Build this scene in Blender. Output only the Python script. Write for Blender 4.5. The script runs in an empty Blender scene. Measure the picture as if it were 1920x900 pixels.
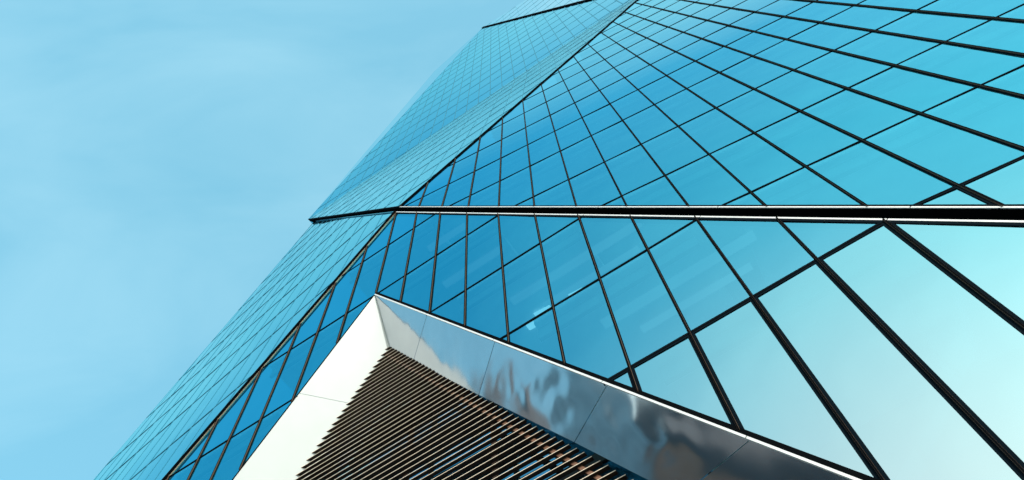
import bpy, bmesh, math, random
from mathutils import Vector, Matrix, noise
random.seed(7)
C = bpy.context.scene.collection

# ---------------------------------------------------------------- camera, sky, sun, exposure
CAM_R=(0.9996, 0.0, -0.0285); CAM_D=(-0.011, 0.922, -0.3871); CAM_F=(0.0263, 0.3873, 0.9216); LENS=25.8019
CAM_Z = 1.6
cam_d = bpy.data.cameras.new('camera'); cam = bpy.data.objects.new('camera', cam_d); C.objects.link(cam)
r_, d_, f_ = Vector(CAM_R).normalized(), Vector(CAM_D), Vector(CAM_F)
f_.normalize(); r_ = (r_ - r_.dot(f_)*f_).normalized(); d_ = f_.cross(r_)
up_, bk_ = -d_, -f_
M4 = Matrix(((r_.x, up_.x, bk_.x, 0), (r_.y, up_.y, bk_.y, 0), (r_.z, up_.z, bk_.z, CAM_Z), (0, 0, 0, 1)))
cam.matrix_world = M4
cam_d.sensor_width = 36; cam_d.lens = LENS; cam_d.clip_end = 6000; cam_d.clip_start = .1
S = bpy.context.scene; S.camera = cam
S.view_settings.view_transform = 'Standard'; S.view_settings.look = 'None'
S.view_settings.gamma = 1; S.view_settings.use_curve_mapping = False
S.view_settings.exposure = 0.0
SUN_EL, SUN_AZ = math.radians(24), math.radians(176)      # azimuth from +Y towards +X
sd = Vector((math.sin(SUN_AZ)*math.cos(SUN_EL), math.cos(SUN_AZ)*math.cos(SUN_EL), math.sin(SUN_EL)))
W = bpy.data.worlds.new('World'); S.world = W; W.use_nodes = True
nt = W.node_tree; N = nt.nodes; Lk = nt.links
for n_ in list(N): N.remove(n_)
def nd(t, **k):
    o = N.new(t)
    for a, b in k.items(): setattr(o, a, b)
    return o
sky = nd('ShaderNodeTexSky', sky_type='NISHITA', sun_disc=False)
sky.sun_elevation = SUN_EL; sky.sun_rotation = SUN_AZ
sky.air_density = 1.0; sky.dust_density = 1.6; sky.ozone_density = 1.5; sky.altitude = 0
tc = nd('ShaderNodeTexCoord')
mp = nd('ShaderNodeMapping'); mp.inputs['Scale'].default_value = (1.0, 2.6, 1.6); mp.inputs['Rotation'].default_value = (.3, .5, .9)
Lk.new(tc.outputs['Generated'], mp.inputs['Vector'])
ns = nd('ShaderNodeTexNoise'); ns.inputs['Scale'].default_value = 2.3; ns.inputs['Detail'].default_value = 7; ns.inputs['Roughness'].default_value = .5; ns.inputs['Distortion'].default_value = .6
Lk.new(mp.outputs[0], ns.inputs['Vector'])
cr = nd('ShaderNodeMapRange'); cr.inputs[1].default_value = .38; cr.inputs[2].default_value = .72; cr.inputs[3].default_value = 0.0; cr.inputs[4].default_value = 1.0
Lk.new(ns.outputs[0], cr.inputs[0])
tint = nd('ShaderNodeMix', data_type='RGBA', blend_type='MULTIPLY'); tint.inputs[0].default_value = 1.0
tint.inputs[7].default_value = (0.66, 1.05, 1.0, 1)
Lk.new(sky.outputs[0], tint.inputs[6])
# thin high cloud veil: adds a pale even tone, a little stronger where the noise is
veil = nd('ShaderNodeMix', data_type='RGBA', blend_type='ADD'); veil.inputs[0].default_value = 1.0
vc = nd('ShaderNodeMix', data_type='RGBA', blend_type='MIX')
vc.inputs[6].default_value = (1.62, 4.05, 5.1, 1); vc.inputs[7].default_value = (2.5, 4.9, 5.75, 1)
Lk.new(cr.outputs[0], vc.inputs[0]); Lk.new(tint.outputs[2], veil.inputs[6]); Lk.new(vc.outputs[2], veil.inputs[7])
# forward scattering of the veil: brighter and warmer towards the low sun behind the camera
vn = nd('ShaderNodeVectorMath', operation='NORMALIZE'); Lk.new(tc.outputs['Generated'], vn.inputs[0])
vd = nd('ShaderNodeVectorMath', operation='DOT_PRODUCT'); vd.inputs[1].default_value = tuple(sd); Lk.new(vn.outputs[0], vd.inputs[0])
gm = nd('ShaderNodeMapRange', interpolation_type='SMOOTHSTEP'); gm.inputs[1].default_value = .42; gm.inputs[2].default_value = 1.0
Lk.new(vd.outputs['Value'], gm.inputs[0])
gs = nd('ShaderNodeVectorMath', operation='SCALE'); gs.inputs[0].default_value = (15, 7.2, 3.6); gp = nd('ShaderNodeMath', operation='POWER'); gp.inputs[1].default_value = 1.0; Lk.new(gm.outputs[0], gp.inputs[0]); Lk.new(gp.outputs[0], gs.inputs['Scale'])
glo = nd('ShaderNodeMix', data_type='RGBA', blend_type='ADD'); glo.inputs[0].default_value = 1.0
Lk.new(veil.outputs[2], glo.inputs[6]); Lk.new(gs.outputs[0], glo.inputs[7])
bg = nd('ShaderNodeBackground'); bg.inputs[1].default_value = 0.12
wo = nd('ShaderNodeOutputWorld')
Lk.new(glo.outputs[2], bg.inputs[0]); Lk.new(bg.outputs[0], wo.inputs[0])
sl = bpy.data.lights.new('sun', 'SUN'); sl.energy = 3.6; sl.angle = math.radians(.5); sl.color = (1, .95, .86)
so = bpy.data.objects.new('sun', sl); C.objects.link(so)
so.rotation_euler = (-sd).to_track_quat('-Z', 'Y').to_euler()

# ---------------------------------------------------------------- measured planes of the tower (metres)
UPPER = dict(o=(9.2754, 4.6567, 15.0837), h=(0.8917, -0.4526, 0.0), m=(0.0243, 0.0479, 0.9986), n=(-0.452, -0.8904, 0.0538), off=0.0000)
LOWER = dict(o=(5.4439, 7.0824, 15.0369), h=(0.8272, -0.5619, 0.0), m=(-0.0195, -0.0287, 0.9994), n=(-0.5615, -0.8267, -0.0347), off=0.0000)
LEFT = dict(o=(-4.9372, 13.216, 36.8771), h=(0.751, -0.6603, -0.0), m=(0.0334, 0.038, 0.9987), n=(-0.6594, -0.7501, 0.0505), off=-0.1463)
FOLD_NEAR = dict(o=(-4.7881, 13.1497, 37.5213), h=(0.8346, -0.5509, 0.0), m=(0.0638, 0.0966, 0.9933), n=(-0.5472, -0.829, 0.1158), off=14.6684)
FOLD_FAR = dict(o=(-19.437, 27.9779, 74.4595), h=(0.8445, -0.5356, 0.0), m=(0.0036, 0.0056, 1.0), n=(-0.5356, -0.8444, 0.0066), off=34.8751)
CROWN = dict(o=(-1.4934, 17.183, 149.0028), h=(0.7984, -0.6021, 0.0), m=(-0.012, -0.0159, 0.9998), n=(-0.602, -0.7982, -0.0199), off=15.1529)
UPPER_POLY = [(-16.3845, 22.4701), (5.5019, -9.2203), (26.0, -9.2203), (26.0, 66.7128), (8.1729, 66.7128)]
LOWER_POLY = [(-37.2903, -15.046), (10.6811, -15.046), (10.6811, -10.857), (-12.0338, 21.8534)]
LEFT_POLY = [(-29.7517, -36.9243), (-25.22, -36.9243), (0.0, 0.0), (-19.1467, 34.9361)]
FOLD_NEAR_POLY = [(-20.3943, 37.1883), (0.0, 0.0), (24.1289, 44.4779), (22.6555, 44.3493)]
FOLD_FAR_POLY = [(0.0, 0.0), (43.0577, 7.113), (20.9346, 74.5449)]
CROWN_POLY = [(0.0, 0.0), (22.087, -67.4438), (41.6241, -83.1457), (19.5371, -15.7019)]
CROWN_TOP = [(32.7354, -6.5592, 65.8735), (14.2932, 5.6687, 133.3039)]
SLIVER = [(-19.437, 27.9779, 74.4595), (-1.4934, 17.183, 149.0028), (-9.975, 22.8011, 133.7732)]
EDGE_UP = [(-4.7881, 13.1497, 37.5213), (18.1866, 4.1559, 81.7)]
EDGE_LOW = [(-4.9372, 13.216, 36.8771), (-25.1102, 28.4666, -0.0)]
EDGE_SIL = [(-18.1515, 27.1837, 71.7686), (-28.5137, 31.4586, 0.0)]
EDGE_CROWN = [(-1.4934, 17.183, 149.0028), (16.9488, 4.9551, 81.5723)]
VALLEY = [(-19.437, 27.9779, 74.4595), (16.9488, 4.9551, 81.5723)]
GAP_UP = [(-19.437, 27.9779, 74.4595), (-4.7881, 13.1497, 37.5213), (13.9571, 1.7244, 5.8767)]
GAP_LOW = [(-18.1515, 27.1837, 71.7686), (-4.9372, 13.216, 36.8771), (14.4915, 1.393, 4.1865)]
APEX=(-12.0235, 13.065); RIGHT_SLOPE=-0.6457; LEFT_SLOPE=0.6215
SEAMS_OUT=[(-9.1792, 8.536), (-6.5848, 4.4145), (-3.9279, 0.0282), (-1.5503, -3.3619)]; SEAMS_IN=[(-10.4855, 8.6776), (-7.7393, 4.3645), (-5.0937, 0.1995), (-2.1839, -2.7679)]
IN_APEX=(-12.001, 10.8963); LSEAM_OUT=(-14.9493, 8.6918); LSEAM_IN=(-13.5694, 8.4957)
ROW_H=4.4084; ROW_Z0=15.060


# ---------------------------------------------------------------- materials
def mat(name):
    m = bpy.data.materials.new(name); m.use_nodes = True
    t = m.node_tree
    for n_ in list(t.nodes): t.nodes.remove(n_)
    o = t.nodes.new('ShaderNodeOutputMaterial')
    return m, t, o
def princ(name, col, rough=.5, metal=0, noise_amt=.12, nscale=3.0, bump=0.0, bscale=2.0, spec=.5):
    m, t, o = mat(name); nn = t.nodes; l = t.links
    p = nn.new('ShaderNodeBsdfPrincipled'); p.inputs['Roughness'].default_value = rough; p.inputs['Metallic'].default_value = metal
    p.inputs['Specular IOR Level'].default_value = spec
    g = nn.new('ShaderNodeNewGeometry')
    n1 = nn.new('ShaderNodeTexNoise'); n1.inputs['Scale'].default_value = nscale; n1.inputs['Detail'].default_value = 6
    l.new(g.outputs['Position'], n1.inputs['Vector'])
    mx = nn.new('ShaderNodeMix'); mx.data_type = 'RGBA'
    mx.inputs[6].default_value = tuple(c*(1-noise_amt) for c in col)+(1,)
    mx.inputs[7].default_value = tuple(min(1, c*(1+noise_amt)) for c in col)+(1,)
    l.new(n1.outputs[0], mx.inputs[0]); l.new(mx.outputs[2], p.inputs['Base Color'])
    if bump:
        n2 = nn.new('ShaderNodeTexNoise'); n2.inputs['Scale'].default_value = bscale; n2.inputs['Detail'].default_value = 2
        l.new(g.outputs['Position'], n2.inputs['Vector'])
        b = nn.new('ShaderNodeBump'); b.inputs['Strength'].default_value = 1; b.inputs['Distance'].default_value = bump
        l.new(n2.outputs[0], b.inputs['Height']); l.new(b.outputs[0], p.inputs['Normal'])
    l.new(p.outputs[0], o.inputs[0])
    return m
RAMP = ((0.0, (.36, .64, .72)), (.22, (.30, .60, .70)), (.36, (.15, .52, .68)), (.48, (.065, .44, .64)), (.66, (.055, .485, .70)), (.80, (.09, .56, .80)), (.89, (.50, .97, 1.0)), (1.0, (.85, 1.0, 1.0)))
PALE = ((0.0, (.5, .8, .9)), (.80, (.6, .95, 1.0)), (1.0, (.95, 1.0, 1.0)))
INNER = ((0.0, (.05, .22, .36)), (.8, (.10, .36, .5)), (1.0, (.4, .6, .8)))
def glass(name, ramp=RAMP, base=.74, see=True, wav=.0026, rough=0.0):
    m, t, o = mat(name); nn = t.nodes; l = t.links
    g = nn.new('ShaderNodeNewGeometry')
    n2 = nn.new('ShaderNodeTexNoise'); n2.inputs['Scale'].default_value = .55; n2.inputs['Detail'].default_value = 1.5
    l.new(g.outputs['Position'], n2.inputs['Vector'])
    b = nn.new('ShaderNodeBump'); b.inputs['Strength'].default_value = 1; b.inputs['Distance'].default_value = wav*8
    l.new(n2.outputs[0], b.inputs['Height'])
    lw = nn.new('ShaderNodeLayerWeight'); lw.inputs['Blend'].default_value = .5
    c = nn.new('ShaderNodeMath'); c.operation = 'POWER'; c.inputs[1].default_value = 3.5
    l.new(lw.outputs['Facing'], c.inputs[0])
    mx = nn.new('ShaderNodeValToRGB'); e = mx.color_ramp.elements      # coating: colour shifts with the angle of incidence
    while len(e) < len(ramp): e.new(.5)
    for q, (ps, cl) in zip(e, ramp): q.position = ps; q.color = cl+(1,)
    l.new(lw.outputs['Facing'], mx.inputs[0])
    gl = nn.new('ShaderNodeBsdfGlossy'); gl.inputs['Roughness'].default_value = rough
    l.new(mx.outputs[0], gl.inputs['Color']); l.new(b.outputs[0], gl.inputs['Normal'])
    if see:
        un = nn.new('ShaderNodeBsdfTransparent'); un.inputs[0].default_value = (.40, .85, .95, 1)
    else:
        un = nn.new('ShaderNodeBsdfDiffuse'); un.inputs[0].default_value = (.01, .05, .08, 1)
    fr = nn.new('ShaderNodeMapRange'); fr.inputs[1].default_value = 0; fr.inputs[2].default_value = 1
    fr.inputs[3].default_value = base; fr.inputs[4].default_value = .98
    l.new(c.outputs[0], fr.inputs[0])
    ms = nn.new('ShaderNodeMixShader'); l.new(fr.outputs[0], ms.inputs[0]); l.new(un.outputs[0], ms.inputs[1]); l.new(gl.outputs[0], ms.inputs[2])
    l.new(ms.outputs[0], o.inputs[0])
    return m
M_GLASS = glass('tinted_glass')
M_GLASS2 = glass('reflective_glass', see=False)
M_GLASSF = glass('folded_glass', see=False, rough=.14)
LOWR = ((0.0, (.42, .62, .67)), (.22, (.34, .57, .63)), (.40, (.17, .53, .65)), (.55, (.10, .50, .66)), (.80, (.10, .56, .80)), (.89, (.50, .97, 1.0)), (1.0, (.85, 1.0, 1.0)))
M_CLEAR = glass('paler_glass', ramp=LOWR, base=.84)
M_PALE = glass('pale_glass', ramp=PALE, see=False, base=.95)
M_GLASSIN = glass('inner_glass', ramp=INNER, see=False, base=.9)
M_BLACK = princ('black_gasket', (.003, .004, .005), .9, spec=0)
M_FRIT = princ('dark_frit', (.002, .006, .010), .8, spec=.02)
M_FIN = princ('fin_highlight', (.085, .058, .044), .7, spec=.05)  # brown raised to give the fin sides a beige highlight by colour
M_LINE = princ('slate_joint', (.032, .17, .26), .7, spec=.05)
M_FAINT = princ('faint_joint', (.045, .24, .36), .7, spec=.05)
M_ALU = princ('white_aluminium', (.58, .62, .64), .35, metal=.15, noise_amt=.05)
M_GOLD = princ('warm_aluminium', (.50, .38, .28), .3, metal=.5)
M_STEEL = princ('polished_steel', (.52, .55, .58), .10, metal=1, noise_amt=.10, nscale=1.2, bump=.022, bscale=.45)
M_STEELB = princ('brushed_steel', (.47, .53, .56), .5, metal=0, noise_amt=.06, nscale=1.2)
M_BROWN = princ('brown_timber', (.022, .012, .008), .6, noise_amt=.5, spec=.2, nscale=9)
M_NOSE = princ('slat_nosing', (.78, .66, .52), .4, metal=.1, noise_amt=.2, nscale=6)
M_SOFFIT = princ('office_ceiling', (.70, .72, .72), .8)
M_CORE = princ('core_wall', (.20, .26, .28), .9, noise_amt=.3, nscale=.7)
M_DARK = princ('dark_backing', (.01, .014, .018), .8)

# ---------------------------------------------------------------- helpers
def V3(F, u, v, n=0.0):
    return Vector(F['o']) + u*Vector(F['h']) + v*Vector(F['m']) + n*Vector(F['n'])
def vz(F, z): return (z - F['o'][2])/F['m'][2]
def link(name, bm, m, parent=None):
    me = bpy.data.meshes.new(name); bm.to_mesh(me); bm.free()
    for q in (m if isinstance(m, (list, tuple)) else [m]): me.materials.append(q)
    o = bpy.data.objects.new(name, me); C.objects.link(o)
    if parent: o.parent = parent
    return o
def box(bm, pts8, mi=0):
    v = [bm.verts.new(p) for p in pts8]
    for f in ((0, 1, 2, 3), (7, 6, 5, 4), (0, 4, 5, 1), (1, 5, 6, 2), (2, 6, 7, 3), (3, 7, 4, 0)):
        fc = bm.faces.new([v[i] for i in f]); fc.material_index = mi
    return v
def bar(bm, a, b, w, wd, nd_, lo, hi, mi=0):
    """bar from a to b; half width w/2 along wd, from lo to hi along nd_"""
    a, b, wd, nd_ = Vector(a), Vector(b), Vector(wd).normalized(), Vector(nd_).normalized()
    q = [a - wd*w/2 + nd_*lo, a + wd*w/2 + nd_*lo, b + wd*w/2 + nd_*lo, b - wd*w/2 + nd_*lo]
    q2 = [p + nd_*(hi-lo) for p in q]
    box(bm, q + q2, mi)
def clip(poly, f):
    """keep the part of polygon where f(p) >= 0 (f linear)"""
    out = []
    for i in range(len(poly)):
        p, q = poly[i], poly[(i+1) % len(poly)]
        a, b = f(p), f(q)
        if a >= 0: out.append(p)
        if (a >= 0) != (b >= 0):
            t = a/(a-b); out.append((p[0]+t*(q[0]-p[0]), p[1]+t*(q[1]-p[1])))
    return out
def area(p): return .5*sum(p[i][0]*p[(i+1) % len(p)][1]-p[(i+1) % len(p)][0]*p[i][1] for i in range(len(p)))
def clip_poly(poly, outer):
    s = 1 if area(outer) > 0 else -1
    for i in range(len(outer)):
        a, b = outer[i], outer[(i+1) % len(outer)]
        poly = clip(poly, lambda p: s*((b[0]-a[0])*(p[1]-a[1])-(b[1]-a[1])*(p[0]-a[0])))
        if len(poly) < 3: return []
    return poly
def proj(p):
    q = Vector(p) - Vector((0, 0, CAM_Z)); z = q.dot(f_)
    if z < .3: return None
    k = LENS/36*1024/z
    return (512 + q.dot(r_)*k, 240 + q.dot(d_)*k)
def px_area(pts):
    pp = [proj(p) for p in pts]
    if any(p is None for p in pp): return 0
    pp = clip_poly(pp, [(0, 0), (1024, 0), (1024, 480), (0, 480)])
    return abs(area(pp)) if len(pp) > 2 else 0

ROWOFF = {0: .148, 1: -.021, 2: -.22, 3: -.146, 4: .181, 5: .058}
LEFTOFF = {3: .1, 4: .5, 5: .2, 6: .1, 7: -.3}
def rows(F, kind, lo, hi):
    out = []
    for k in range(-4, 60):
        if kind == 'main' and k < 0: v = -20.0 if k == -4 else None      # tall undivided panes below the first transom
        elif kind == 'main': v = k*ROW_H + ROWOFF.get(k, 0)
        else: v = vz(F, ROW_Z0 + k*ROW_H + (LEFTOFF.get(k, 0) if kind == 'left' else 0))
        if v is None: continue
        if kind == 'main' and v == -20.0: out.append(v); continue
        if lo-ROW_H-1 < v < hi+ROW_H+1: out.append(v)
    return sorted(out)
# notch of the metal framed opening in the lower facade
def inL(p): return p[0] - (APEX[0] + LEFT_SLOPE*(p[1]-APEX[1]))
def inR(p): return (APEX[0] + RIGHT_SLOPE*(p[1]-APEX[1])) - p[0]

tower = bpy.data.objects.new('glass_tower', None); C.objects.link(tower)
tower.location = (0, 0, 0)
tower['label'] = 'faceted blue glass skyscraper with dark mullions, seen steeply from below'
tower['category'] = 'skyscraper'

panes = []       # (pixel area, [world polygons], material)
def facade(F, poly, kind, gm, fm, wv, wh, notch=False, cap=True, name='mullion_grid', low=None, tm=None, jit=.010):
    us = [p[0] for p in poly]; vs = [p[1] for p in poly]
    off = F['off'] % 1.5
    i0 = math.floor((min(us)-off)/1.5); i1 = math.ceil((max(us)-off)/1.5)
    rv = rows(F, kind, min(vs), max(vs))
    U = [off + 1.5*i for i in range(i0, i1+1)]
    bm = bmesh.new()
    for i in range(len(U)-1):
        for j in range(len(rv)-1):
            cell = [(U[i], rv[j]), (U[i+1], rv[j]), (U[i+1], rv[j+1]), (U[i], rv[j+1])]
            c = clip_poly(cell, poly)
            if len(c) < 3 or abs(area(c)) < .01: continue
            parts = [c]
            if notch:
                a = clip(c, lambda p: -inL(p))
                b = clip(clip(c, inL), lambda p: -inR(p)) if len(clip(c, inL)) > 2 else []
                parts = [q for q in (a, b) if len(q) > 2 and abs(area(q)) > .004]
            if not parts: continue
            r = random.Random(i*977 + j*31 + hash(kind) % 7 if False else i*977 + j*31)
            tu, tv = r.uniform(-jit, jit), r.uniform(-jit, jit)
            cu, cv = (U[i]+U[i+1])/2, (rv[j]+rv[j+1])/2
            tv *= min(1, 1.5/(rv[j+1]-rv[j])); tu *= .8
            W3 = [[V3(F, p[0], p[1], -.012 + tu*(p[0]-cu) + tv*(p[1]-cv)*.5) for p in q] for q in parts]
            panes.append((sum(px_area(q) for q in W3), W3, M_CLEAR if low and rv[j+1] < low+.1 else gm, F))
    # lines
    h, m, n = F['h'], F['m'], F['n']
    def seg_clip(a, b):
        """pieces of segment a-b inside poly and outside the notch"""
        s = 1 if area(poly) > 0 else -1
        t0, t1 = 0., 1.
        for i in range(len(poly)):
            p, q = poly[i], poly[(i+1) % len(poly)]
            g = lambda r: s*((q[0]-p[0])*(r[1]-p[1])-(q[1]-p[1])*(r[0]-p[0]))
            fa, fb = g(a), g(b)
            if fa < 0 and fb < 0: return []
            if fa < 0: t0 = max(t0, fa/(fa-fb))
            elif fb < 0: t1 = min(t1, fa/(fa-fb))
        if t1 - t0 < 1e-4: return []
        L = lambda t: (a[0]+t*(b[0]-a[0]), a[1]+t*(b[1]-a[1]))
        if not notch: return [(L(t0), L(t1))]
        # inside notch interval
        n0, n1 = t0, t1
        for g in (inL, inR):
            fa, fb = g(L(t0)), g(L(t1))
            tt = lambda x: t0 + (t1-t0)*x
            if fa < 0 and fb < 0: return [(L(t0), L(t1))]
            if fa < 0: n0 = max(n0, tt(fa/(fa-fb)))
            elif fb < 0: n1 = min(n1, tt(fa/(fa-fb)))
        if n0 >= n1: return [(L(t0), L(t1))]
        return [(L(x), L(y)) for x, y in ((t0, n0), (n1, t1)) if y-x > 1e-4]
    ulo, uhi, vlo, vhi = min(us)-1, max(us)+1, min(vs)-1, max(vs)+1
    for u in U:
        for a, b in seg_clip((u, vlo), (u, vhi)):
            if notch:                                   # stop short of the black opening frame
                ends = [list(a), list(b)]
                for q in ends:
                    if abs(inR(q)) < .02 and q[1] < APEX[1]+.1: q[1] += .16
                    elif abs(inL(q)) < .02 and q[1] < APEX[1]+.1: q[1] += .10
                a, b = tuple(ends[0]), tuple(ends[1])
            A_, B_ = V3(F, *a), V3(F, *b)
            pieces = [(a, b, wv)]
            if low:
                lo_, hi_ = (a, b) if a[1] < b[1] else (b, a)
                if lo_[1] < low < hi_[1]: pieces = [(lo_, (u, low), wv*2.1), ((u, low), hi_, wv)]
                elif hi_[1] <= low: pieces = [(a, b, wv*2.1)]
            for pa, pb, pw in pieces: bar(bm, V3(F, *pa), V3(F, *pb), pw, h, n, -.03, .004, 0)
            if cap:
                bar(bm, A_, B_, wv*.42, h, n, .004, .045, 1)
                bar(bm, A_, B_, wv*.34, h, n, .045, .052, 2)
    for v in rv:
        for a, b in seg_clip((ulo, v), (uhi, v)):
            bar(bm, V3(F, *a), V3(F, *b), wh*(1.9 if low and abs(v-low) < .1 else 1), m, n, -.026, .007, 3 if tm else 0)
            if cap: bar(bm, V3(F, *a), V3(F, *b), wh*.4, m, n, .007, .012, 2)
    return link(name, bm, [fm, M_FIN, M_BLACK, tm or fm], tower)

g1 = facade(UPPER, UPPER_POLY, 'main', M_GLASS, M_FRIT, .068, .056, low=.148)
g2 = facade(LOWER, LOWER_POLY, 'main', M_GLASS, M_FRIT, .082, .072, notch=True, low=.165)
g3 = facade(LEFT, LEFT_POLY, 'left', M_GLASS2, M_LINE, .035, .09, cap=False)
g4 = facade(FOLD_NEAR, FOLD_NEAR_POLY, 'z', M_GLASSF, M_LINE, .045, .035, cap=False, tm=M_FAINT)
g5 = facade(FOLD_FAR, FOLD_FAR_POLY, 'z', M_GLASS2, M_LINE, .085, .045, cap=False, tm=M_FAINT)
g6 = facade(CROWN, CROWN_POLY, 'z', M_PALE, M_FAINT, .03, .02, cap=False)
for g, t in ((g1, 'dark mullion grid of the big upper right face'), (g2, 'dark mullion grid of the face round the metal opening'),
             (g3, 'thin slate joints of the narrow lower left face'), (g4, 'faint joints of the narrow folded strip beside the black edge'),
             (g5, 'thin joints of the far upper left face'), (g6, 'faint joints of the pale topmost face')):
    g['label'] = t
panes.sort(key=lambda t: -t[0])
def pane_mesh(bm, polys, F):
    n = Vector(F['n'])
    for q in polys:
        v = [bm.verts.new(p) for p in q]
        f = bm.faces.new(v)
        f.normal_update()
        if f.normal.dot(n) < 0: f.normal_flip()
for k, (a, polys, gm, F) in enumerate(panes[:100]):
    bm = bmesh.new(); pane_mesh(bm, polys, F); link('window_pane', bm, gm, tower)
bm = bmesh.new()
for a, polys, gm, F in panes[100:]:
    n0 = len(bm.faces); pane_mesh(bm, polys, F); bm.faces.ensure_lookup_table()
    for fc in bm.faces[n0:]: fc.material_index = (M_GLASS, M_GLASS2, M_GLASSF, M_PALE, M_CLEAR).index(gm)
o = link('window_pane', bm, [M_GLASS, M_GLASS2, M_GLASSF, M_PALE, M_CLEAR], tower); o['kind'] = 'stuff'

# sliver face at the far left outline
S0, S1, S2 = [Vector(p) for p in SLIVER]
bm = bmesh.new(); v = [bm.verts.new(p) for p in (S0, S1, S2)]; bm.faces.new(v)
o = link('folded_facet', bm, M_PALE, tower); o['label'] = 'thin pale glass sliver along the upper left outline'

# ---------------------------------------------------------------- edge trims
def trim(name, a, b, w, nrm, lo, hi, m, label=None):
    a, b = Vector(a), Vector(b); nrm = Vector(nrm).normalized()
    wd = (b-a).cross(nrm).normalized()
    bm = bmesh.new(); bar(bm, a, b, w, wd, nrm, lo, hi)
    o = link(name, bm, m, tower)
    if label: o['label'] = label
    return wd
nU, nL, nF, nN = Vector(UPPER['n']), Vector(LOWER['n']), Vector(LEFT['n']), Vector(FOLD_NEAR['n'])
nFar, nC = Vector(FOLD_FAR['n']), Vector(CROWN['n'])
trim('corner_trim', EDGE_UP[0], EDGE_UP[1], .13, nU+nN, -.05, .06, M_BLACK, 'black corner strip of the upper faces')
trim('corner_trim', EDGE_LOW[0], EDGE_LOW[1], .12, nL+nF, -.05, .105, M_BLACK, 'black corner strip of the lower faces')
a, b = Vector(EDGE_LOW[0]), Vector(EDGE_LOW[1]); wd = (b-a).cross(nL+nF).normalized()
sg = 1 if wd.dot(Vector(LOWER['h'])) > 0 else -1
bm = bmesh.new(); bar(bm, a+wd*sg*.078, b+wd*sg*.075, .022, wd, nL+nF, -.03, .018)
o = link('corner_trim', bm, M_GOLD, tower); o['label'] = 'warm bright metal nosing beside the black corner strip'
trim('corner_trim', EDGE_CROWN[0], EDGE_CROWN[1], .42, nFar+nC, -.1, .12, M_BLACK, 'black line under the pale topmost face')

a_, b_ = [Vector(p) for p in VALLEY]
# ---------------------------------------------------------------- dark gap between upper and lower faces
GU = [Vector(p) for p in GAP_UP]; GL = [Vector(p) for p in GAP_LOW]
inn = -(nU+nL).normalized()
bm = bmesh.new()
for i in (0, 1):
    d0 = .25
    ns = [GU[i]+inn*d0, GU[i+1]+inn*d0, GL[i+1]+inn*d0, GL[i]+inn*d0]
    bm.faces.new([bm.verts.new(p) for p in ns])
    bm.faces.new([bm.verts.new(p) for p in (GU[i], GU[i+1], ns[1], ns[0])])
    bm.faces.new([bm.verts.new(p) for p in (GL[i], GL[i+1], ns[2], ns[3])])
o = link('shadow_gap', bm, M_BLACK, tower); o['label'] = 'black recessed groove between the upper and lower glass faces'
def edge_bar(a, b, w, nrm, lo, hi, m, seams=(), gap=.012, name='edge_nosing', label=None):
    a, b, nrm = Vector(a), Vector(b), Vector(nrm).normalized()
    wd = (b-a).cross(nrm).normalized()
    ts = [0.0] + list(seams) + [1.0]; L = (b-a).length
    bm = bmesh.new()
    for t0, t1 in zip(ts[:-1], ts[1:]):
        bar(bm, a+(b-a)*t0+(b-a).normalized()*gap, a+(b-a)*t1-(b-a).normalized()*gap, w, wd, nrm, lo, hi)
    o = link(name, bm, m, tower)
    if label: o['label'] = label
dU = (GU[2]-GU[1]); dL = (GL[2]-GL[1])
wU = dU.cross(nU).normalized(); wU = wU if wU.z < 0 else -wU
wL = dL.cross(nL).normalized(); wL = wL if wL.z > 0 else -wL
def row_seams(F, A_, B_):
    out = []
    for v in rows(F, 'main', -20, 40):
        z = V3(F, 0, v).z; t = (z-A_.z)/(B_.z-A_.z)
        if .02 < t < .98: out.append(t)
    return sorted(out)
edge_bar(GU[1]+wU*.02, GU[2]+wU*.02, .048, nU, -.012, .012, M_ALU, row_seams(UPPER, GU[1], GU[2]), label='white metal nosing along the foot of the upper face')
edge_bar(GL[1]+wL*.02, GL[2]+wL*.02, .050, nL, -.012, .012, M_ALU, row_seams(LOWER, GL[1], GL[2]), label='white metal nosing along the head of the lower face')
edge_bar(GL[1]-wL*.05, GL[2]-wL*.05, .07, nL, -.04, .012, M_FRIT, name='head_frame')
edge_bar(GU[1]-wU*.05, GU[2]-wU*.05, .05, nU, -.04, .012, M_FRIT, name='sill_frame')
wF = (GL[1]-GL[0]).cross(nF).normalized(); wF = wF if wF.z > 0 else -wF
edge_bar(GL[0]+wF*.02, GL[1]+wF*.02, .05, nF, -.06, .04, M_LINE, label='dark nosing along the head of the lower left face')
edge_bar(GU[0], GU[1], (.06), nN, -.06, .04, M_FRIT, label='thin dark nosing along the foot of the folded strip')

# ---------------------------------------------------------------- metal framed opening
D_ = 1.2
def outR(v): return (APEX[0] + RIGHT_SLOPE*(v-APEX[1]), v)
def outL(v): return (APEX[0] + LEFT_SLOPE*(v-APEX[1]), v)
GV = -(LOWER['o'][2])/LOWER['m'][2]
ri = (SEAMS_IN[0][0]-IN_APEX[0])/(SEAMS_IN[0][1]-IN_APEX[1])
rsl = (SEAMS_IN[2][0]-IN_APEX[0])/(SEAMS_IN[2][1]-IN_APEX[1])
lsl = .640
oR = [APEX] + [outR(s[1]) for s in SEAMS_OUT] + [outR(GV)]
dR = [1.2, 1.2, 1.12, .98, .92, .92]      # depth of the inner edge; the reveal flares a little lower down
EYE = Vector((0, 0, CAM_Z))
iR = [IN_APEX] + [(IN_APEX[0]+rsl*(v-IN_APEX[1]), v) for u, v in SEAMS_IN] + [(IN_APEX[0]+rsl*(GV-1.5-IN_APEX[1]), GV)]
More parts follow.
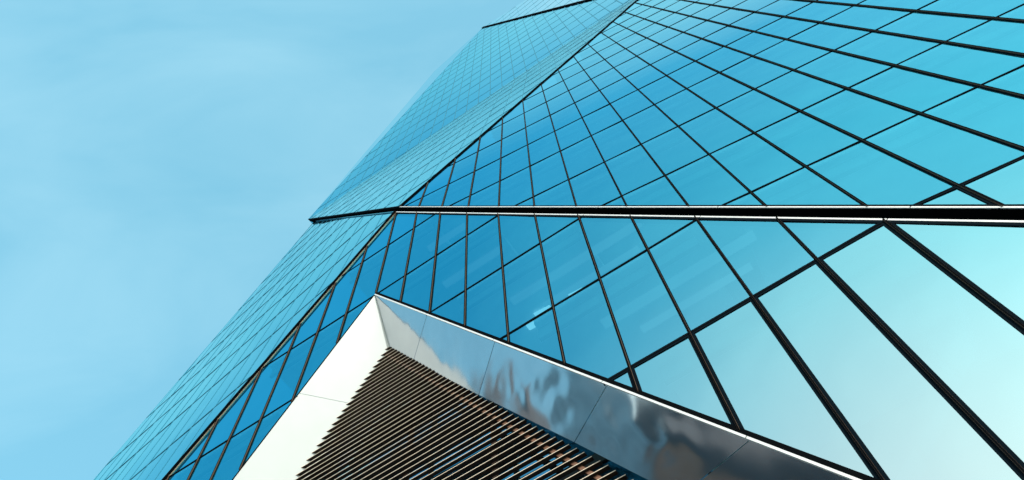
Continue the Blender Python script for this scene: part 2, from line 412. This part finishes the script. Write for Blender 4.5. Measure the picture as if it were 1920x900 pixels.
def inner_pt(k):
    q = V3(LOWER, *iR[k], -D_)
    t0 = (Vector(LOWER['o']) - nL*dR[k] - q).dot(nL)      # slide the edge forward off the slat plane
    inw = (V3(LOWER, *oR[k]) - q); inw = inw - nL*inw.dot(nL)
    return q + nL*t0 + inw*(t0/D_)*.35
labs = ['cream and blue topmost steel panel beside the bright apex', 'second steel panel down the right reveal', 'steel panel with the blurred warm reflections',
        'steel panel with long dark reflected lines', 'lowest dark steel panel of the right reveal']
def panel(name, corners, m, nx, ny, warp=0.0, label=None, thick=.02, seed=0):
    """bilinear panel with slight oil-canning; corners a,b (outer) c,d (inner)"""
    a, b, c, d = [Vector(p) for p in corners]
    nrm = (b-a).cross(d-a).normalized()
    bm = bmesh.new(); g = []
    for i in range(nx+1):
        row = []
        for j in range(ny+1):
            s, t = i/nx, j/ny
            p = (a*(1-s)+b*s)*(1-t) + (d*(1-s)+c*s)*t
            e = math.sin(math.pi*s)*math.sin(math.pi*t)
            w = warp*e*(noise.noise(p*.9+Vector((seed*3.1, 0, 0))) + .4*noise.noise(p*2.1))
            row.append(bm.verts.new(p + nrm*w))
        g.append(row)
    for i in range(nx):
        for j in range(ny):
            f = bm.faces.new((g[i][j], g[i+1][j], g[i+1][j+1], g[i][j+1])); f.smooth = True
    o = link(name, bm, m, tower)
    if label: o['label'] = label
    return o
def shr(a, b, g=.010):
    a, b = Vector(a), Vector(b); d = (b-a).normalized()*g
    return a+d, b-d
for k in range(5):
    a, b = V3(LOWER, *oR[k]), V3(LOWER, *oR[k+1])
    d, c = inner_pt(k), inner_pt(k+1)
    ext = 1.25 if k == 0 else 1.06
    d, c = a+(d-a)*ext, b+(c-b)*ext
    if k: a, d = a+(b-a).normalized()*.012, d+(c-d).normalized()*.012
    b, c = b-(b-a).normalized()*.012, c-(c-d).normalized()*.012
    panel('reveal_panel', (a, b, c, d), M_STEEL, 40, 16,   .010 if k < 2 else .026, labs[k], seed=k)
LR = [LSEAM_OUT[1], 3.9, -.6]
oL = [APEX] + [outL(v) for v in LR] + [outL(GV)]
iL = [IN_APEX] + [(IN_APEX[0]+lsl*(v-.2-IN_APEX[1]), v-.2) for v in LR] + [(IN_APEX[0]+lsl*(GV-IN_APEX[1]), GV)]
for k in range(4):
    a, b = V3(LOWER, *oL[k]), V3(LOWER, *oL[k+1]); d, c = V3(LOWER, *iL[k], -D_), V3(LOWER, *iL[k+1], -D_)
    d, c = a+(d-a)*1.25, b+(c-b)*1.25
    b, c = b-(b-a).normalized()*.014, c-(c-d).normalized()*.014
    panel('reveal_panel', (a, b, c, d), M_STEELB, 20, 8, .004, ['sunlit white metal panel under the apex', 'second sunlit white metal panel of the left reveal', 'third sunlit white metal panel of the left reveal', 'lowest white metal panel of the left reveal'][k], seed=9+k)
# black frame + white nosing round the opening
def along(F, p, q): return V3(F, *p), V3(F, *q)
a, b = along(LOWER, APEX, outR(GV)); wd = (b-a).cross(nL).normalized()
if wd.dot(Vector(LOWER['h'])) < 0: wd = -wd
bm = bmesh.new(); bar(bm, a+wd*.09, b+wd*.09, .10, wd, nL, -.05, .03)
link('opening_frame', bm, M_BLACK, tower)['label'] = 'black frame above the right steel reveal'
seams = [(Vector(V3(LOWER, *p))-a).length/(b-a).length for p in SEAMS_OUT]
edge_bar(a+wd*.012, b+wd*.012, .048, nL, -.05, .035, M_ALU, seams, gap=.010, label='white metal nosing along the right steel reveal')
a, b = along(LOWER, APEX, outL(GV)); wd = (b-a).cross(nL).normalized()
if wd.dot(Vector(LOWER['h'])) > 0: wd = -wd
bm = bmesh.new(); bar(bm, a+wd*.03, b+wd*.03, .055, wd, nL, -.04, .02)
link('opening_frame', bm, M_BLACK, tower)['label'] = 'thin black frame left of the white panels'

# ---------------------------------------------------------------- louvre screen in the opening
PL = dict(LOWER); PL['o'] = tuple(V3(LOWER, 0, 0, -D_))
bm = bmesh.new()
hv, mv = Vector(PL['h']), Vector(PL['m'])
zh = Vector((0, 0, 1))
for u, w in ((-13.77, .10), (-10.48, .13), (-7.51, .13), (-4.6, .13)):
    top = 10.5 - abs(u+12.0)/.64
    a, b = V3(PL, u, top-.1, -.22), V3(PL, u, GV, -.22)
    bar(bm, a, b, w, hv, nL, -.06, .06)
# sloping channel behind the right ends of the slats
a, b = V3(PL, IN_APEX[0]+.05, IN_APEX[1]-.35, -.16), V3(PL, IN_APEX[0]+rsl*(GV-IN_APEX[1]), GV-.3, -.16)
wd = (b-a).cross(nL).normalized()
if wd.z > 0: wd = -wd
bar(bm, a+wd*.20, b+wd*.20, .16, wd, nL, -.05, .05)
bk = bmesh.new()
bar(bk, a+wd*.20+nL*.06, b+wd*.20+nL*.06, .10, wd, nL, -.02, .02)
screen = link('louvre_screen', bm, M_BROWN, tower); screen['label'] = 'brown slatted screen inside the metal reveal'
M_RUST = princ('rust_bracket', (.16, .075, .045), .6, noise_amt=.5, nscale=11)
link('bracket_rail', bk, M_RUST, screen)
v = 10.68; k = 0
while v > GV+.2:
    ur = IN_APEX[0] + .09 + rsl*(v-10.68) - .0
    ul = -12.318 - .64*(10.69-v)
    zc = (V3(PL, 0, v)).z
    bm = bmesh.new()
    a, b = V3(PL, ul, v), V3(PL, ur, v)
    ndir = Vector((nL.x, nL.y, 0)).normalized()
    jz = random.uniform(-.004, .004)
    a, b = a+zh*jz+hv*random.uniform(-.03, .03), b+zh*random.uniform(-.006, .006)+hv*random.uniform(-.02, .02)
    dp = random.uniform(-.006, .006)
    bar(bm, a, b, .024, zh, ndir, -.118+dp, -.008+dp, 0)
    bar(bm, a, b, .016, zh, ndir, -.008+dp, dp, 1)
    bmesh.ops.recalc_face_normals(bm, faces=bm.faces)
    s = link('louvre_slat', bm, [M_BROWN, M_NOSE], screen)
    v -= .25; k += 1
# glazing behind the screen
bm = bmesh.new(); q = [V3(LOWER, *p, -D_-.75) for p in (APEX, outR(GV), outL(GV))]
f = bm.faces.new([bm.verts.new(p) for p in q]); f.normal_update()
if f.normal.dot(nL) < 0: f.normal_flip()
link('inner_window', bm, M_GLASSIN, tower)['label'] = 'dark blue glazing behind the slats'
bm = bmesh.new()
for z in [ROW_Z0+ROW_H*j for j in range(-3, 3)]:
    vv = vz(LOWER, z+.35)
    if vv < APEX[1]-2:
        bar(bm, V3(LOWER, outL(vv)[0], vv, -D_-.72), V3(LOWER, outR(vv)[0], vv, -D_-.72), .35, mv, nL, -.02, .03)
link('inner_transom', bm, M_DARK, tower)

# ---------------------------------------------------------------- inside the tower: ceilings, core wall, lamps behind glass
def storeys(F, poly, kind, depth, rmin, rmax, lamps):
    us = [p[0] for p in poly]
    s = 1 if area(poly) > 0 else -1
    for v in rows(F, kind, min(p[1] for p in poly), max(p[1] for p in poly)):
        if not (rmin < v < rmax): continue
        xs = []
        for i in range(len(poly)):
            p, q = poly[i], poly[(i+1) % len(poly)]
            if (p[1]-v)*(q[1]-v) < 0: xs.append(p[0]+(q[0]-p[0])*(v-p[1])/(q[1]-p[1]))
        if len(xs) < 2: continue
        u0, u1 = min(xs)+.4, max(xs)-.4
        spans = [(u0, u1)]
        if kind == 'main' and F is LOWER and v < APEX[1]+1:
            spans = [(u0, outL(v-1.1)[0]-.3), (outR(v-1.1)[0]+.5, u1)]
        for a_, b_ in spans:
            if b_-a_ < 1: continue
            bm = bmesh.new()
            n = Vector((F['n'][0], F['n'][1], 0)).normalized()
            A_, B_ = V3(F, a_, v), V3(F, b_, v)
            for (z0, z1, i0, i1, mi) in ((-.10, .22, .12, depth, 0), (-.62, -.10, .30, .42, 1), ):
                q = [A_-n*i0+zh*z0, B_-n*i0+zh*z0, B_-n*i1+zh*z0, A_-n*i1+zh*z0]
                box(bm, q+[p+zh*(z1-z0) for p in q], mi)
            bmesh.ops.recalc_face_normals(bm, faces=bm.faces)
            link('floor_slab', bm, [M_SOFFIT, M_CORE], tower)
def core(F, poly, depth, notch=False):
    bm = bmesh.new()
    pp = [clip(poly, lambda p: True)]
    if notch: pp = [clip(poly, lambda p: -inL(p)), clip(clip(poly, inL), lambda p: -inR(p))]
    for q in pp:
        if len(q) > 2: bm.faces.new([bm.verts.new(V3(F, p[0], p[1], -depth)) for p in q])
    link('core_wall', bm, M_CORE, tower)
storeys(UPPER, UPPER_POLY, 'main', 4.3, -20, 60, True)
storeys(LOWER, LOWER_POLY, 'main', 4.3, -20, 60, True)
core(UPPER, UPPER_POLY, 4.4); core(LOWER, LOWER_POLY, 4.4, True)
M_LAMP, t_, o_ = mat('ceiling_lamp'); e_ = t_.nodes.new('ShaderNodeEmission'); e_.inputs[0].default_value = (.75, 1, 1, 1); e_.inputs[1].default_value = 1.6
t_.links.new(e_.outputs[0], o_.inputs[0])
M_STRIP, t_, o_ = mat('lamp_strip'); e_ = t_.nodes.new('ShaderNodeEmission'); e_.inputs[0].default_value = (.6, .95, 1, 1); e_.inputs[1].default_value = .26
t_.links.new(e_.outputs[0], o_.inputs[0])
for k_, (u0, u1) in {1: (-4.4, 1.5), 2: (-7.2, -1.0), 3: (-10.2, -6.2), 4: (-11.3, -8.0)}.items():
    v_ = k_*ROW_H + ROWOFF.get(k_, 0); n_i = Vector((nL.x, nL.y, 0)).normalized()
    for dd, ww in ((.75, .30), (1.55, .22)):
        bm = bmesh.new(); a, b = V3(LOWER, u0+dd, v_)-n_i*(dd+.3), V3(LOWER, u1-dd*.6, v_)-n_i*(dd+.3)
        q = [a-zh*.15, b-zh*.15, b-n_i*ww-zh*.15, a-n_i*ww-zh*.15]
        box(bm, q+[p+zh*.04 for p in q]); link('ceiling_lamp', bm, M_STRIP, tower)['label'] = 'long dim lamp strip behind the glass'
for px, w in (((-5.3, 3.0)), ((-3.9, 3.0))): pass
n_i = Vector((nL.x, nL.y, 0)).normalized()
for (p, q) in (((1.35, 11.89, 23.44), (1.88, 11.58, 23.44)), ((2.50, 11.19, 23.44), (2.95, 10.95, 23.44)), ((1.10, 12.35, 23.44), (1.50, 12.1, 23.44))):
    a, b = Vector(p), Vector(q); bm = bmesh.new()
    qq = [a, b, b-n_i*.22, a-n_i*.22]
    box(bm, qq+[x+zh*.05 for x in qq]); link('ceiling_lamp', bm, M_LAMP, tower)['label'] = 'small bright ceiling lamp behind the glass'

# rear walls so that the tower is a closed body from the side
bm = bmesh.new()
e0, e1 = [Vector(p) for p in EDGE_SIL]
back = Vector((.55, .83, 0))*24
for p, q in ((e0, e1), (S0, S2), (S2, S1)):
    bm.faces.new([bm.verts.new(x) for x in (p, q, q+back, p+back)])
link('rear_wall', bm, M_GLASS2, tower)

# ---------------------------------------------------------------- ground and street behind the camera
M_PAVE, t_, o_ = mat('paving'); nn = t_.nodes; l = t_.links
p = nn.new('ShaderNodeBsdfPrincipled'); p.inputs['Roughness'].default_value = .8
g = nn.new('ShaderNodeNewGeometry'); br_ = nn.new('ShaderNodeTexBrick'); br_.inputs['Scale'].default_value = 1.2
br_.inputs['Color1'].default_value = (.30, .29, .27, 1); br_.inputs['Color2'].default_value = (.24, .235, .22, 1); br_.inputs['Mortar'].default_value = (.12, .12, .11, 1)
br_.inputs['Mortar Size'].default_value = .01
l.new(g.outputs['Position'], br_.inputs['Vector']); l.new(br_.outputs[0], p.inputs['Base Color']); l.new(p.outputs[0], o_.inputs[0])
bm = bmesh.new(); bm.faces.new([bm.verts.new(q) for q in ((-2500, -2500, 0), (2500, -2500, 0), (2500, 2500, 0), (-2500, 2500, 0))])
gr = link('ground', bm, M_PAVE); gr['kind'] = 'structure'

# brown block across the street: only its mirror image shows, in the steel reveal
M_BRICK = princ('brown_brick', (.44, .21, .14), .85, noise_amt=.3, nscale=4)
M_STONE = princ('grey_cladding', (.05, .055, .07), .6, noise_amt=.3, nscale=1)
M_WIN = princ('block_window', (.10, .14, .18), .12, spec=.8)
blk = bpy.data.objects.new('neighbour_block', None); C.objects.link(blk); blk.location = (-88, 36, 0); blk.rotation_euler = (0, 0, math.radians(20))
blk['label'] = 'brown block of flats mirrored in the polished steel reveal panels'; blk['category'] = 'building'
def lbox(name, x0, x1, y0, y1, z0, z1, m):
    bm = bmesh.new()
    box(bm, [Vector(p) for p in ((x0, y0, z0), (x1, y0, z0), (x1, y1, z0), (x0, y1, z0), (x0, y0, z1), (x1, y0, z1), (x1, y1, z1), (x0, y1, z1))])
    bmesh.ops.recalc_face_normals(bm, faces=bm.faces)
    return link(name, bm, m, blk)
lbox('wall', -12, 12, -16, 14, 0, 33, M_BRICK); lbox('stair_tower', 2, 12.6, -22, -16.01, 0, 38, M_STONE)
lbox('roof', -12.4, 12.4, -16.4, 14.4, 33.01, 33.8, M_STONE)
for z in range(8):
    for y in range(6):
        lbox('window', 11.9, 12.12, -13.5+y*4.6, -11+y*4.6, 2.5+z*3.7, 4.6+z*3.7, M_WIN)

tw = bpy.data.objects.new('slender_tower', None); C.objects.link(tw); tw.location = (-75, 42, 0); tw.rotation_euler = (0, 0, math.radians(24))
tw['label'] = 'slender brown and grey tower mirrored as a wavy dark smear in the steel reveal'; tw['category'] = 'tower'
for nm, q, m_ in (('shaft', (-3, 3, -2.4, 2.4, 0, 58), M_STONE), ('wall', (-3.2, 3.2, 2.41, 5.5, 0, 50), M_BRICK), ('cap', (-3.5, 3.5, -2.9, 2.9, 58.01, 60), M_STONE)):
    lbox(nm, *q, m_).parent = tw

M_PANEL = princ('grey_blue_panel', (.50, .64, .72), .7, noise_amt=.15, nscale=.2)
ot = bpy.data.objects.new('office_tower', None); C.objects.link(ot); ot.location = (-114, 50, 0); ot.rotation_euler = (0, 0, math.radians(24))
ot['label'] = 'wide grey blue office tower with dark upright fins mirrored in the lower steel reveal'; ot['category'] = 'office tower'
lbox('wall', -8, 8, -26, 22, 0, 60, M_PANEL).parent = ot
lbox('roof', -8.4, 8.4, -26.4, 22.4, 60.01, 61.2, M_STONE).parent = ot
y_ = -25.0
while y_ < 21.5:
    wd_ = random.choice((.18, .18, .25, .7)); lbox('fin', 7.9, 8.5, y_, y_+wd_, 0, 60, M_STONE).parent = ot
    y_ += random.uniform(1.6, 4.2)
